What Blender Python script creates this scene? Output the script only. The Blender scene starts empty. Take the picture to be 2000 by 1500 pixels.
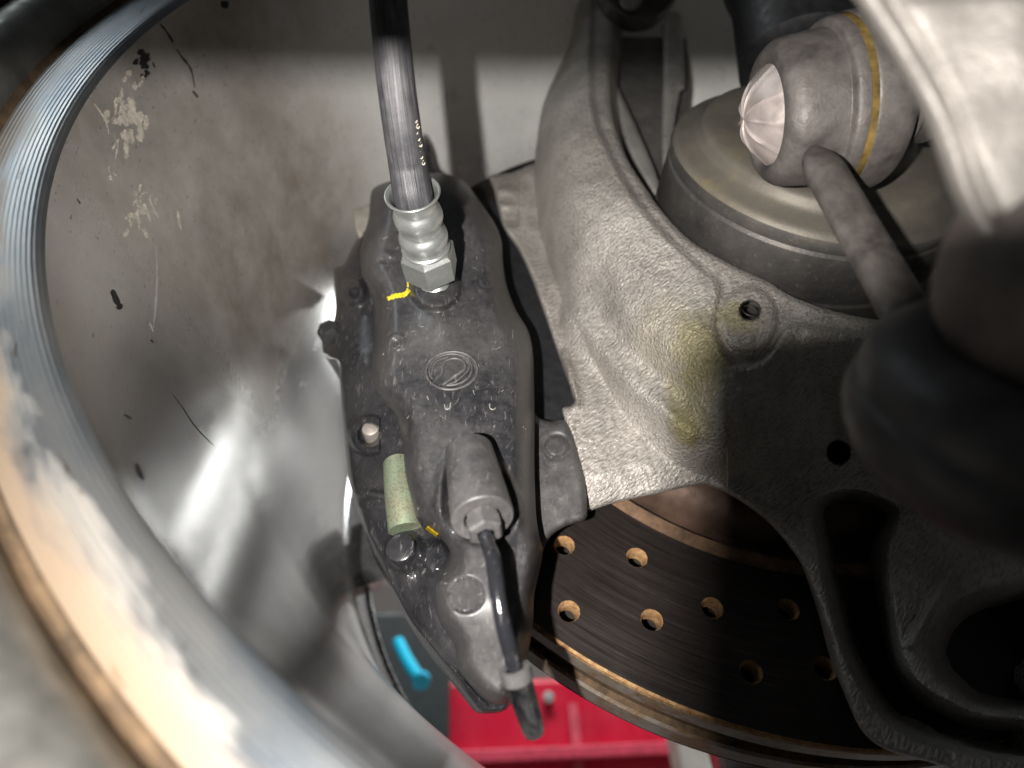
import bpy, math, random
import numpy as np
from mathutils import Matrix, Vector
random.seed(4); rng = np.random.default_rng(4)

# ---------------------------------------------------------------- camera, world, lamps
F = 1308.46                                       # focal length in photo pixels (2000 wide)
C = np.array([0.098799, -0.032991, 0.273196])     # wheel centre in camera space (x right, y down, z forward)
A = np.array([0.058179, -0.664007, -0.745459]); A /= np.linalg.norm(A)   # axle, pointing inboard
Yw = -A
Zw = np.array([0, -1., 0]); Zw = Zw - Zw.dot(A) * A; Zw /= np.linalg.norm(Zw)
Xw = np.cross(Yw, Zw)
R = np.stack([Xw, Yw, Zw])                        # camera space -> world
T = np.array([0, 0, 0.34]) - R @ C                # wheel centre 0.34 m above the floor
def W(p): return np.asarray(p, float) @ R.T + T

scene = bpy.context.scene
cam = bpy.data.cameras.new("camera"); camo = bpy.data.objects.new("camera", cam)
scene.collection.objects.link(camo); scene.camera = camo
m = np.eye(4); m[:3, 0] = R @ [1, 0, 0]; m[:3, 1] = R @ [0, -1, 0]; m[:3, 2] = R @ [0, 0, -1]; m[:3, 3] = W([0, 0, 0])
camo.matrix_world = Matrix(m.tolist())
cam.sensor_width = 36; cam.lens = F / 2000 * 36; cam.clip_start = 0.005; cam.clip_end = 20
cam.dof.use_dof = True; cam.dof.focus_distance = 0.172; cam.dof.aperture_fstop = 10; cam.dof.aperture_blades = 0

world = bpy.data.worlds.new("World"); scene.world = world; world.use_nodes = True
bg = world.node_tree.nodes["Background"]; bg.inputs[0].default_value = (0.80, 0.90, 1.0, 1); bg.inputs[1].default_value = 0.024

LAMP = np.array([-0.024, 0.0020, -0.02])
def add_lamp(name, kind, pos, aim, energy, color, **kw):
    l = bpy.data.lights.new(name, kind); o = bpy.data.objects.new(name, l); scene.collection.objects.link(o)
    l.energy = energy; l.color = color
    for k, v in kw.items(): setattr(l, k, v)
    o.location = W(pos)
    o.rotation_euler = (Vector(W(aim)) - Vector(W(pos))).to_track_quat('-Z', 'Y').to_euler()
    return o
add_lamp("inspection_light", 'SPOT', LAMP, [0.012, -0.030, 0.20], 5.4, (1.0, 0.955, 0.91),
         spot_size=math.radians(104), spot_blend=1.0, shadow_soft_size=0.0017)
# added light that brightens the red cabinet beyond the wheel
def add_area(name, loc, aim, energy, color, sx, sy):
    l = bpy.data.lights.new(name, 'AREA'); o = bpy.data.objects.new(name, l); scene.collection.objects.link(o)
    l.shape = 'RECTANGLE'; l.size = sx; l.size_y = sy; l.energy = energy; l.color = color
    o.location = loc; o.rotation_euler = (Vector(aim) - Vector(loc)).to_track_quat('-Z', 'Y').to_euler()
add_area("cabinet_fill", (0.1, 0.35, 1.7), (0.0, 1.1, 0.3), 30, (1, 0.97, 0.95), 1.2, 0.3)

def add_tube(name, loc, aim, along, energy, color, sx, sy):
    l = bpy.data.lights.new(name, 'AREA'); o = bpy.data.objects.new(name, l); scene.collection.objects.link(o)
    l.shape = 'RECTANGLE'; l.size = sx; l.size_y = sy; l.energy = energy; l.color = color
    z = (Vector(loc) - Vector(aim)).normalized(); x = Vector(along); x = (x - z * x.dot(z)).normalized(); y = z.cross(x)
    o.matrix_world = Matrix(((x.x, y.x, z.x, loc[0]), (x.y, y.y, z.y, loc[1]), (x.z, y.z, z.z, loc[2]), (0, 0, 0, 1)))
add_tube("garage_tube_light", (1.12, 1.2, 1.27), (-.1, 0, .40), (1, 0, .02), 2.6, (.97, 1, 1), .28, .08)
add_tube("barrel_fill_panel", (.1, 1.9, 1.7), (0, 0, .3), (1, 0, 0), 3.2, (1, .99, .97), 1.8, 1.5)  # added dim panel that brightens the reflections in the barrel
_bp0 = W([-.43, -.58, .27]); _bp1 = W([-.131, -.065, .19])
add_tube("bay_light", tuple(_bp0), tuple(_bp1), (1, 0, 0), .55, (.86, .95, 1), .26, .16)
scene.view_settings.view_transform = 'Standard'; scene.view_settings.look = 'None'
scene.view_settings.exposure = 0; scene.view_settings.gamma = 1
scene.cycles.use_denoising = True; scene.cycles.use_adaptive_sampling = True; scene.cycles.adaptive_threshold = 0.02
scene.cycles.max_bounces = 5; scene.cycles.diffuse_bounces = 2; scene.cycles.glossy_bounces = 3

# ---------------------------------------------------------------- helpers
col = scene.collection
def ray(px, py):
    px = np.asarray(px, float); py = np.asarray(py, float)
    return np.stack([(px - 1000) / F, (py - 750) / F, np.ones_like(px)], -1)
def PZ(px, py, z): return ray(px, py) * np.asarray(z, float)[..., None]       # point at a depth
P3 = lambda x, y, z: PZ(np.float64(x), np.float64(y), np.float64(z))
AC = float(A @ C)
def PS(px, py, s):                                                           # point at an axial offset from the disc face
    r = ray(px, py); z = (AC + np.asarray(s, float)) / (r @ A); return r * z[..., None]
def zof(px, py, s): return float(PS(np.float64(px), np.float64(py), np.float64(s))[2])
def sst(x, a, b):
    t = np.clip((x - a) / (b - a), 0, 1); return t * t * (3 - 2 * t)
def dome(t):
    t = np.clip(t, 0, 1); return np.sqrt(1 - (1 - t) ** 2)
def catmull(pts, n=6, closed=True):
    p = np.asarray(pts, float); out = []; N = len(p)
    for i in range(N if closed else N - 1):
        if closed: p0, p1, p2, p3 = p[i - 1], p[i], p[(i + 1) % N], p[(i + 2) % N]
        else: p0, p1, p2, p3 = p[max(i - 1, 0)], p[i], p[i + 1], p[min(i + 2, N - 1)]
        for k in range(n):
            t = k / n
            out.append(.5 * (2 * p1 + (p2 - p0) * t + (2 * p0 - 5 * p1 + 4 * p2 - p3) * t * t + (3 * p1 - p0 - 3 * p2 + p3) * t ** 3))
    if not closed: out.append(p[-1])
    return np.array(out)
def dseg(px, py, pts, closed=False):
    """distance to a polyline and the nearest point on it"""
    P = np.stack([np.ravel(px), np.ravel(py)], 1); pts = np.asarray(pts, float)
    best = np.full(len(P), 1e18); near = np.zeros_like(P)
    n = len(pts)
    for i in range(n if closed else n - 1):
        a = pts[i]; b = pts[(i + 1) % n]; d = b - a; L = d @ d
        t = np.clip(((P - a) @ d) / (L if L > 0 else 1), 0, 1)
        q = a + t[:, None] * d; e = ((P - q) ** 2).sum(1); k = e < best
        best[k] = e[k]; near[k] = q[k]
    return np.sqrt(best).reshape(np.shape(px)), near.reshape(np.shape(px) + (2,))
def inpoly(px, py, pts):
    x = np.ravel(px); y = np.ravel(py); r = np.zeros(len(x), bool); pts = np.asarray(pts, float); n = len(pts)
    for i in range(n):
        x1, y1 = pts[i]; x2, y2 = pts[(i + 1) % n]
        if y1 == y2: continue
        k = ((y1 > y) != (y2 > y)); r ^= k & (x < (x2 - x1) * (y - y1) / (y2 - y1) + x1)
    return r.reshape(np.shape(px))
def sdp(px, py, pts):
    d, _ = dseg(px, py, pts, True); return np.where(inpoly(px, py, pts), d, -d)
def vnoise(x, y, sc, seed=0):
    """smooth value noise on a plane"""
    g = np.random.default_rng(seed).random((64, 64)); x = np.asarray(x) / sc; y = np.asarray(y) / sc
    i = np.floor(x).astype(int); j = np.floor(y).astype(int); fx = x - i; fy = y - j
    fx = fx * fx * (3 - 2 * fx); fy = fy * fy * (3 - 2 * fy)
    a = g[i % 64, j % 64]; b = g[(i + 1) % 64, j % 64]; c = g[i % 64, (j + 1) % 64]; d = g[(i + 1) % 64, (j + 1) % 64]
    return (a * (1 - fx) + b * fx) * (1 - fy) + (c * (1 - fx) + d * fx) * fy - .5

def empty(name, loc_world, label=None, cat=None, group=None):
    o = bpy.data.objects.new(name, None); col.objects.link(o); o.location = loc_world; o.empty_display_size = .01
    tag(o, label, cat, group); return o
def tag(o, label=None, cat=None, group=None, kind=None):
    if label: o["label"] = label
    if cat: o["category"] = cat
    if group: o["group"] = group
    if kind: o["kind"] = kind
    return o
def base_of(o):
    b = np.zeros(3)
    while o is not None: b = b + np.array(o.location); o = o.parent
    return b
def mk(name, vw, faces, mat, parent=None, smooth=True, sharp=40, uv=None):
    """vw: vertices in world space (or in the parent's own space when local=True was used to make them)"""
    vw = np.asarray(vw, float)
    if parent is not None: off = base_of(parent); loc = np.zeros(3)
    else: loc = vw.mean(0); off = loc
    me = bpy.data.meshes.new(name); me.from_pydata((vw - off).tolist(), [], [list(map(int, f)) for f in faces]); me.update()
    if uv is not None:
        l = me.uv_layers.new(name="uv"); vi = np.zeros(len(me.loops), int); me.loops.foreach_get("vertex_index", vi)
        l.data.foreach_set("uv", np.asarray(uv, float)[vi].ravel())
    if smooth:
        me.shade_smooth()
        if sharp: me.set_sharp_from_angle(angle=math.radians(sharp))
    me.materials.append(mat)
    o = bpy.data.objects.new(name, me); o.location = loc; o.parent = parent; col.objects.link(o)
    return o
def relief(name, outline, fun, mat, parent, step=3.0, back=.03, backdir=None, use_z=False, sharp=45, taper=0.0, bevel=0):
    """a body seen from the front: outline in photo pixels, fun(px, py, inset) gives its axial offset (or depth); sides run back along the axle"""
    out = np.asarray(outline, float)
    x0, y0 = out.min(0) - step; x1, y1 = out.max(0) + step
    xs = np.arange(x0, x1 + step, step); ys = np.arange(y0, y1 + step, step)
    X, Y = np.meshgrid(xs, ys); ins = inpoly(X, Y, out); D, NR = dseg(X, Y, out, True)
    c = ins[:-1, :-1] | ins[1:, :-1] | ins[:-1, 1:] | ins[1:, 1:]
    used = np.zeros_like(ins)
    used[:-1, :-1] |= c; used[1:, :-1] |= c; used[:-1, 1:] |= c; used[1:, 1:] |= c
    sn = used & ~ins; X = np.where(sn, NR[..., 0], X); Y = np.where(sn, NR[..., 1], Y); D = np.where(sn, 0, D)
    idx = np.full(ins.shape, -1); idx[used] = np.arange(used.sum())
    px = X[used]; py = Y[used]; d = D[used]
    v = fun(px, py, d); P = PZ(px, py, v) if use_z else PS(px, py, v)
    jj, ii = np.nonzero(c)
    q = np.stack([idx[jj, ii], idx[jj + 1, ii], idx[jj + 1, ii + 1], idx[jj, ii + 1]], 1)
    faces = q.tolist()
    e = np.concatenate([q[:, [0, 1]], q[:, [1, 2]], q[:, [2, 3]], q[:, [3, 0]]])
    N = len(P); key = np.minimum(e[:, 0], e[:, 1]) * N + np.maximum(e[:, 0], e[:, 1])
    u, inv, cnt = np.unique(key, return_inverse=True, return_counts=True)
    be = e[cnt[inv] == 1]
    bv = np.unique(be); mp = {int(b): N + k for k, b in enumerate(bv)}
    cen = P[bv].mean(0)
    if backdir is None: dirv = cen / np.linalg.norm(cen) - .12 * A; dirv = dirv / np.linalg.norm(dirv)
    else: dirv = np.asarray(backdir, float)
    B = P[bv] + dirv * back
    if taper: B = B + (cen - P[bv]) * taper
    V = np.concatenate([P, B])
    for a, b in be.tolist(): faces.append([b, a, mp[a], mp[b]])
    return mk(name, W(V), faces, mat, parent, sharp=sharp)
def frame(d):
    d = np.asarray(d, float); d = d / np.linalg.norm(d)
    t = np.array([0, 0, 1.]) if abs(d[2]) < .8 else np.array([0, 1., 0])
    u = np.cross(t, d); u /= np.linalg.norm(u); v = np.cross(d, u); return d, u, v
def lathe(name, p0, d, prof, mat, parent, seg=64, sharp=35, wob=None, flat=False, a0=0.0):
    """prof: (t along d, radius); p0, d in camera space"""
    d, u, v = frame(d); p0 = np.asarray(p0, float); th = np.arange(seg) / seg * 2 * np.pi + a0
    V = []; UV = []; L = 0; pt = None
    for (t, r) in prof:
        if pt is not None: L += math.hypot(t - pt[0], r - pt[1])
        pt = (t, r)
        tt = np.full(seg, t, float); rr = np.full(seg, r, float)
        if wob is not None: tt, rr = wob(tt, rr, th)
        V.append(p0 + d * tt[:, None] + (u * np.cos(th)[:, None] + v * np.sin(th)[:, None]) * rr[:, None])
        UV.append(np.stack([th * .02, np.full(seg, L)], 1))
    n = len(prof); faces = []
    for i in range(n - 1):
        for k in range(seg):
            k2 = (k + 1) % seg; faces.append([i * seg + k, i * seg + k2, (i + 1) * seg + k2, (i + 1) * seg + k])
    return mk(name, W(np.concatenate(V)), faces, mat, parent, smooth=not flat, sharp=sharp, uv=np.concatenate(UV))
def tube(name, pts, rad, mat, parent, seg=24, n=8, caps=True, flatten=None, sharp=50):
    """swept round bar through camera-space points; rad a number or one radius per point"""
    pts = np.asarray(pts, float); rad = np.full(len(pts), rad, float) if np.isscalar(rad) else np.asarray(rad, float)
    pr = np.concatenate([pts, rad[:, None]], 1); pr = catmull(pr, n, False) if n > 1 else pr
    P = pr[:, :3]; r = pr[:, 3]; tg = np.gradient(P, axis=0); tg /= np.linalg.norm(tg, axis=1)[:, None]
    _, u, v = frame(tg[0]); V = []; UV = []; th = np.arange(seg) / seg * 2 * np.pi; L = 0
    for i in range(len(P)):
        u = u - tg[i] * (u @ tg[i]); u /= np.linalg.norm(u); v = np.cross(tg[i], u)
        fu, fv = (1, 1) if flatten is None else flatten
        if i: L += np.linalg.norm(P[i] - P[i - 1])
        V.append(P[i] + (u * fu * np.cos(th)[:, None] + v * fv * np.sin(th)[:, None]) * r[i]); UV.append(np.stack([th / 6.2832, np.full(seg, L)], 1))
    faces = []; m_ = len(P)
    for i in range(m_ - 1):
        for k in range(seg):
            k2 = (k + 1) % seg; faces.append([i * seg + k, (i + 1) * seg + k, (i + 1) * seg + k2, i * seg + k2])
    if caps: faces += [list(range(seg)), list(range((m_ - 1) * seg, m_ * seg))[::-1]]
    return mk(name, W(np.concatenate(V)), faces, mat, parent, sharp=sharp, uv=np.concatenate(UV))
def box(name, lo, hi, mat, parent=None, rot=None, bevel=0):
    lo = np.array(lo, float); hi = np.array(hi, float); c_ = (lo + hi) / 2
    v = np.array([[x, y, z] for x in (lo[0], hi[0]) for y in (lo[1], hi[1]) for z in (lo[2], hi[2])])
    f = [[0, 1, 3, 2], [4, 6, 7, 5], [0, 4, 5, 1], [2, 3, 7, 6], [0, 2, 6, 4], [1, 5, 7, 3]]
    o = mk(name, v, f, mat, parent, smooth=False)
    if bevel:
        b = o.modifiers.new("bevel", 'BEVEL'); b.width = bevel; b.segments = 3
    return o

# ---------------------------------------------------------------- materials
class NT:
    def __init__(s, name):
        s.m = bpy.data.materials.new(name); s.m.use_nodes = True; s.t = s.m.node_tree; s.n = s.t.nodes; s.b = s.n["Principled BSDF"]
        s.obj = s.n.new("ShaderNodeTexCoord")
    def l(s, a, b): s.t.links.new(a, b)
    def set(s, sock, v):
        if isinstance(v, (int, float)): s.b.inputs[sock].default_value = v
        elif isinstance(v, tuple): s.b.inputs[sock].default_value = (*v, 1) if len(v) == 3 else v
        else: s.l(v, s.b.inputs[sock])
        return s
    def inp(s, node, k, v):
        if v is None: return
        if isinstance(v, (int, float)): node.inputs[k].default_value = v
        elif isinstance(v, tuple): node.inputs[k].default_value = v
        else: s.l(v, node.inputs[k])
    def noise(s, scale, detail=4, rough=.6, dist=0, vec=None, out=0):
        n = s.n.new("ShaderNodeTexNoise"); n.inputs["Scale"].default_value = scale; n.inputs["Detail"].default_value = detail
        n.inputs["Roughness"].default_value = rough; n.inputs["Distortion"].default_value = dist
        s.l(vec if vec is not None else s.obj.outputs["Object"], n.inputs["Vector"]); return n.outputs[out]
    def vor(s, scale, vec=None, feat='F1', out="Distance"):
        n = s.n.new("ShaderNodeTexVoronoi"); n.feature = feat; n.inputs["Scale"].default_value = scale
        s.l(vec if vec is not None else s.obj.outputs["Object"], n.inputs["Vector"]); return n.outputs[out]
    def map(s, scale=(1, 1, 1), loc=(0, 0, 0), rot=(0, 0, 0), src=None):
        n = s.n.new("ShaderNodeMapping"); n.inputs["Scale"].default_value = scale; n.inputs["Location"].default_value = loc; n.inputs["Rotation"].default_value = rot
        s.l(src if src is not None else s.obj.outputs["Object"], n.inputs["Vector"]); return n.outputs[0]
    def ramp(s, fac, stops):
        n = s.n.new("ShaderNodeValToRGB"); cr = n.color_ramp
        while len(cr.elements) < len(stops): cr.elements.new(.5)
        for e, (p, c) in zip(cr.elements, stops):
            e.position = p; e.color = (c, c, c, 1) if isinstance(c, (int, float)) else (*c, 1)
        s.l(fac, n.inputs[0]); return n.outputs[0]
    def mix(s, fac, a, b, mode='MIX'):
        n = s.n.new("ShaderNodeMix"); n.data_type = 'RGBA'; n.blend_type = mode
        s.inp(n, 0, fac)
        for k, v in ((6, a), (7, b)):
            if isinstance(v, tuple): v = (*v, 1) if len(v) == 3 else v
            elif isinstance(v, (int, float)): v = (v, v, v, 1)
            s.inp(n, k, v)
        return n.outputs[2]
    def math(s, op, a, b=None, c=None, clamp=False):
        n = s.n.new("ShaderNodeMath"); n.operation = op; n.use_clamp = clamp
        for k, v in enumerate((a, b, c)): s.inp(n, k, v)
        return n.outputs[0]
    def bump(s, h, strength=.3, dist=.0005, prev=None):
        n = s.n.new("ShaderNodeBump"); n.inputs["Strength"].default_value = strength; n.inputs["Distance"].default_value = dist
        s.l(h, n.inputs["Height"])
        if prev is not None: s.l(prev, n.inputs["Normal"])
        return n.outputs[0]
    def spot(s, p_world, r, parent, soft=.5, wob=.6, nscale=200, stretch=None):
        """mask: a ragged stain about a point (world space) on an object parented at `parent`"""
        loc = np.asarray(p_world) - base_of(parent)
        n = s.n.new("ShaderNodeVectorMath"); n.operation = 'SUBTRACT'; s.l(s.obj.outputs["Object"], n.inputs[0]); n.inputs[1].default_value = tuple(loc)
        v = n.outputs[0]
        if stretch is not None: v = s.map(scale=stretch, src=v)
        g = s.n.new("ShaderNodeVectorMath"); g.operation = 'LENGTH'; s.l(v, g.inputs[0])
        d = s.math('DIVIDE', g.outputs["Value"], r)
        nz = s.noise(nscale, 2, .65); d = s.math('ADD', d, s.math('MULTIPLY', s.math('SUBTRACT', nz, .5), wob * 2))
        mr = s.n.new("ShaderNodeMapRange"); mr.interpolation_type = 'SMOOTHSTEP'; s.l(d, mr.inputs[0])
        mr.inputs[1].default_value = 1 + soft / 2; mr.inputs[2].default_value = 1 - soft / 2; mr.inputs[3].default_value = 0; mr.inputs[4].default_value = 1
        return mr.outputs[0]
def simple(name, colr, rough=.5, metal=0.0, vary=.25, scale=120, bump=.15, bscale=600, coat=0, bdist=.0003):
    t = NT(name); n1 = t.noise(scale, 3, .65)
    c1 = tuple(max(0, c * (1 - vary)) for c in colr); c2 = tuple(min(1, c * (1 + vary)) for c in colr)
    t.set("Base Color", t.ramp(n1, [(.3, c1), (.7, c2)])); t.set("Metallic", metal)
    t.set("Roughness", t.ramp(t.noise(scale * 2.3, 2), [(.3, max(.03, rough - .12)), (.7, min(1, rough + .12))]))
    if bump: t.set("Normal", t.bump(t.noise(bscale, 2, .6), bump, bdist))
    if coat: t.set("Coat Weight", coat); t.set("Coat Roughness", .15)
    return t.m

def dusty_black(name, dust=.5, gloss=.35, seed=0, bmp=.16):
    """black paint, greyed by road dust that clings in patches and fine scratches"""
    t = NT(name); o = t.map(loc=(seed * .13, seed * .07, 0))
    n1 = t.noise(32, 3, .6, vec=o); n2 = t.noise(420, 4, .8, vec=o)
    f = t.math('ADD', t.math('MULTIPLY', n1, .62), t.math('MULTIPLY', n2, .38))
    f = t.ramp(f, [(.36, 0.12 * dust), (.66, min(1, dust * 1.5))])
    c = t.mix(f, (.010, .0105, .013), (.165, .156, .152))
    sp = t.ramp(t.vor(900, vec=o), [(.0, 1.0), (.09, 0.0)]); sp = t.math('MULTIPLY', sp, t.ramp(n1, [(.45, 0), (.65, .8)]))
    c = t.mix(sp, c, (.42, .38, .32))
    scr = t.noise(1.0, 2, .7, .6, vec=t.map(scale=(1400, 260, 240), rot=(.1, .2, .4)))
    scr = t.ramp(scr, [(.63, 0), (.70, .30)]); c = t.mix(scr, c, (.24, .23, .22))
    sc2 = t.noise(1.0, 2, .7, .8, vec=t.map(scale=(300, 300, 1700), src=t.map(rot=(.5, .9, .3)))); sc2 = t.ramp(sc2, [(.64, 0), (.72, .22)]); c = t.mix(sc2, c, (.24, .23, .22))
    t.set("Base Color", c); t.set("Roughness", t.math('ADD', t.math('MULTIPLY', f, .28), gloss)); t.set("Specular IOR Level", .55)
    t.set("Normal", t.bump(n2, bmp, .0003)); return t

def cast_alu(name, dark=1.0, rough=.42, worm=.75):
    """sand-cast aluminium: short worm-like ridges, dull skin, darker colour in the hollows"""
    t = NT(name)
    n1 = t.noise(38, 3, .65); n2 = t.noise(1350, 2, .5, .4, vec=t.map(scale=(.34, 1, 1), src=t.map(rot=(0, .75, 0)))); 
    pit = t.ramp(t.noise(650, 2, .6), [(.66, 0), (.72, 1)])
    c = t.ramp(n1, [(.3, (.27 * dark, .248 * dark, .224 * dark)), (.7, (.49 * dark, .458 * dark, .42 * dark))])
    c = t.mix(t.math('MULTIPLY', pit, t.ramp(n1, [(.4, 0), (.7, .55)])), c, (.07, .065, .055))
    c = t.mix(t.ramp(n2, [(.34, .45 * min(1, worm)), (.5, 0)]), c, (.13, .118, .105))
    t.set("Base Color", c); t.set("Metallic", .35); t.set("Roughness", t.ramp(n2, [(.3, rough + .1), (.7, rough - .06)]))
    b = t.bump(n2, worm, .0011); t.set("Normal", b); t.col = c
    return t

# ================================================================ WHEEL
RW = np.stack([Xw, Zw, A])                        # wheel frame in camera space: x, y(up), axle inboard
wheel_mat = np.eye(4); wheel_mat[:3, :3] = (R @ RW.T); wheel_mat[:3, 3] = W(C)
def axle_empty(name, label, cat, off=(0, 0)):
    m_ = wheel_mat.copy(); m_[:3, 3] += R @ (Xw * off[0] + Zw * off[1])
    o = bpy.data.objects.new(name, None); col.objects.link(o); o.matrix_world = Matrix(m_.tolist()); o.empty_display_size = .02
    return tag(o, label, cat)
def wtheta(px, py, s):
    q = RW @ (PS(np.float64(px), np.float64(py), np.float64(s)) - C); return math.atan2(q[1], q[0]), math.hypot(q[0], q[1])
def mkl(name, V, faces, mat, parent, sharp=35, uv=None, smooth=True):
    """mesh in the wheel frame"""
    me = bpy.data.meshes.new(name); me.from_pydata(np.asarray(V).tolist(), [], [list(map(int, f)) for f in faces]); me.update()
    if uv is not None:
        l = me.uv_layers.new(name="uv"); vi = np.zeros(len(me.loops), int); me.loops.foreach_get("vertex_index", vi)
        l.data.foreach_set("uv", np.asarray(uv, float)[vi].ravel())
    if smooth:
        me.shade_smooth()
        if sharp: me.set_sharp_from_angle(angle=math.radians(sharp))
    me.materials.append(mat); o = bpy.data.objects.new(name, me); o.parent = parent; col.objects.link(o); return o
def revolve(name, prof, mat, parent, seg=360, t0=0.0, t1=2 * math.pi, sharp=35, n=1, wob=None):
    pr = catmull(np.array(prof, float), n, False) if n > 1 else np.array(prof, float)
    full = abs(t1 - t0 - 2 * math.pi) < 1e-6; th = np.linspace(t0, t1, seg + 1)
    V = []; UV = []; L = 0
    for i, (s, r) in enumerate(pr):
        if i: L += math.hypot(*(pr[i] - pr[i - 1]))
        rr = np.full(seg + 1, r); ss = np.full(seg + 1, s)
        if wob is not None: ss, rr = wob(ss, rr, th)
        V.append(np.stack([rr * np.cos(th), rr * np.sin(th), ss], 1)); UV.append(np.stack([th * .2, np.full(seg + 1, L)], 1))
    f = []
    for i in range(len(pr) - 1):
        for k in range(seg):
            a = i * (seg + 1) + k; f.append([a, a + 1, a + seg + 2, a + seg + 1])
    return mkl(name, np.concatenate(V), f, mat, parent, sharp, np.concatenate(UV))

wheel = axle_empty("wheel", "silver alloy car wheel seen from inside, dirty barrel and stained lip", "wheel")

# barrel: polished, dulled by brown road film
t = NT("barrel_metal"); uvv = t.obj.outputs["UV"]
big = t.noise(17, 5, .72, vec=uvv); fine = t.noise(1, 4, .7, vec=t.map(scale=(160, 900, 1), src=uvv))
brush = t.noise(1, 3, .6, vec=t.map(scale=(40, 2600, 1), src=uvv))
speck = t.ramp(t.vor(330, vec=uvv), [(.10, 1), (.17, 0)]); speck = t.math('MULTIPLY', speck, t.ramp(t.noise(60, 3, vec=uvv), [(.42, 0), (.62, 1)]))
dark = t.ramp(t.noise(1, 3, .75, vec=t.map(scale=(330, 900, 1), src=uvv)), [(.62, 0), (.69, 1)])
sepb = t.n.new("ShaderNodeSeparateXYZ"); t.l(uvv, sepb.inputs[0])
dirty = t.ramp(t.math('ADD', sepb.outputs[0], t.math('MULTIPLY', t.math('SUBTRACT', big, .5), .09)), [(.655, 1.0), (.715, .18)])
film = t.math('MULTIPLY', t.math('MULTIPLY', t.ramp(big, [(.3, .55), (.65, 1.0)]), dirty), t.ramp(sepb.outputs[1], [(.11, 1.0), (.15, .12)]))
c = t.mix(film, (.70, .69, .68), t.ramp(t.noise(38, 4, .7, vec=uvv), [(.3, (.30, .25, .20)), (.7, (.58, .54, .50))])); pale = t.ramp(t.math('ADD', sepb.outputs[0], t.math('MULTIPLY', t.math('SUBTRACT', big, .5), .06)), [(.495, 1.0), (.555, 0.0)]); c = t.mix(t.math('MULTIPLY', pale, .8), c, (.80, .81, .79))  # upper barrel lightened in its colour to stand in for light
c = t.mix(t.math('MULTIPLY', speck, .85), c, (.60, .46, .27)); c = t.mix(t.math('MULTIPLY', dark, .75), c, (.05, .05, .05))
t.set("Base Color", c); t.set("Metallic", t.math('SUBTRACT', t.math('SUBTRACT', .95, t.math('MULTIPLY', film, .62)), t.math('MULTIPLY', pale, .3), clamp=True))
t.set("Roughness", t.math('ADD', t.math('ADD', t.math('MULTIPLY', film, .22), .10), t.math('MULTIPLY', fine, .08)))
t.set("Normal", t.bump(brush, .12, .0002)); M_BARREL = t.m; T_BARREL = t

t = NT("lip_metal"); uvv = t.obj.outputs["UV"]
gr = t.n.new("ShaderNodeTexWave"); gr.bands_direction = 'Y'; gr.inputs["Scale"].default_value = 340; gr.inputs["Distortion"].default_value = .4; gr.inputs["Detail"].default_value = 1
t.l(uvv, gr.inputs["Vector"])
st = t.noise(1, 4, .6, .3, vec=t.map(scale=(24, 60, 1), src=uvv)); st2 = t.noise(1, 5, .65, vec=t.map(scale=(60, 160, 1), loc=(3, 1, 0), src=uvv))
sep = t.n.new("ShaderNodeSeparateXYZ"); t.l(uvv, sep.inputs[0]); vco = sep.outputs[1]; uco = sep.outputs[0]
# tan corrosion creeps from the bead groove (v large) over the machined band, ragged edge
edge = t.math('ADD', t.math('MULTIPLY', t.math('SUBTRACT', st, .5), .020), vco)
low = t.n.new("ShaderNodeMapRange"); t.l(t.math('ADD', uco, t.math('MULTIPLY', t.math('SUBTRACT', st2, .5), .05)), low.inputs[0])
for k, v in ((1, .62), (2, .70), (3, 0), (4, 1)): low.inputs[k].default_value = v
tan = t.math('MULTIPLY', t.ramp(edge, [(.0084, 0), (.0100, 1)]), low.outputs[0])
t.tanmask = tan
rust = t.ramp(t.math('ADD', vco, t.math('MULTIPLY', t.math('SUBTRACT', st2, .5), .006)), [(.0098, 0), (.0122, 1)])
cc = t.ramp(st, [(.35, (.25, .29, .33)), (.6, (.46, .46, .45))])
cc = t.mix(tan, cc, (.30, .265, .215)); cc = t.mix(t.math('MULTIPLY', t.math('MULTIPLY', low.outputs[0], rust), .55), cc, (.24, .14, .07))
flk = t.ramp(t.noise(1, 4, .7, .6, vec=t.map(scale=(60, 220, 1), src=uvv)), [(.66, 0), (.70, .8)]); cc = t.mix(flk, cc, (.16, .10, .05))
t.set("Base Color", cc); t.set("Metallic", t.math('SUBTRACT', .9, t.math('MULTIPLY', tan, .6))); t.set("Roughness", t.math('ADD', t.math('MULTIPLY', tan, .25), .30))
t.set("Normal", t.bump(gr.outputs["Fac"], .3, .0002)); M_LIP = t.m

M_FLANGE = simple("flange_metal", (.25, .245, .225), .42, .7, .35, 60, .3, 500)
M_GROOVE = simple("groove_grime", (.10, .065, .035), .85, 0, .5, 120, .5, 500)
M_TYRE = simple("tyre_rubber", (.018, .018, .02), .6, 0, .4, 200, .3, 700)
M_WINDOWLIP = simple("window_edge_metal", (.62, .62, .62), .25, .9, .1, 80, .05)
M_BLACKGLOSS = simple("black_gloss_ring", (.008, .008, .009), .22, 0, .3, 80, .05, coat=.4)
M_SPOKE = simple("spoke_metal", (.50, .50, .50), .28, .85, .3, 60, .1)

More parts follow.
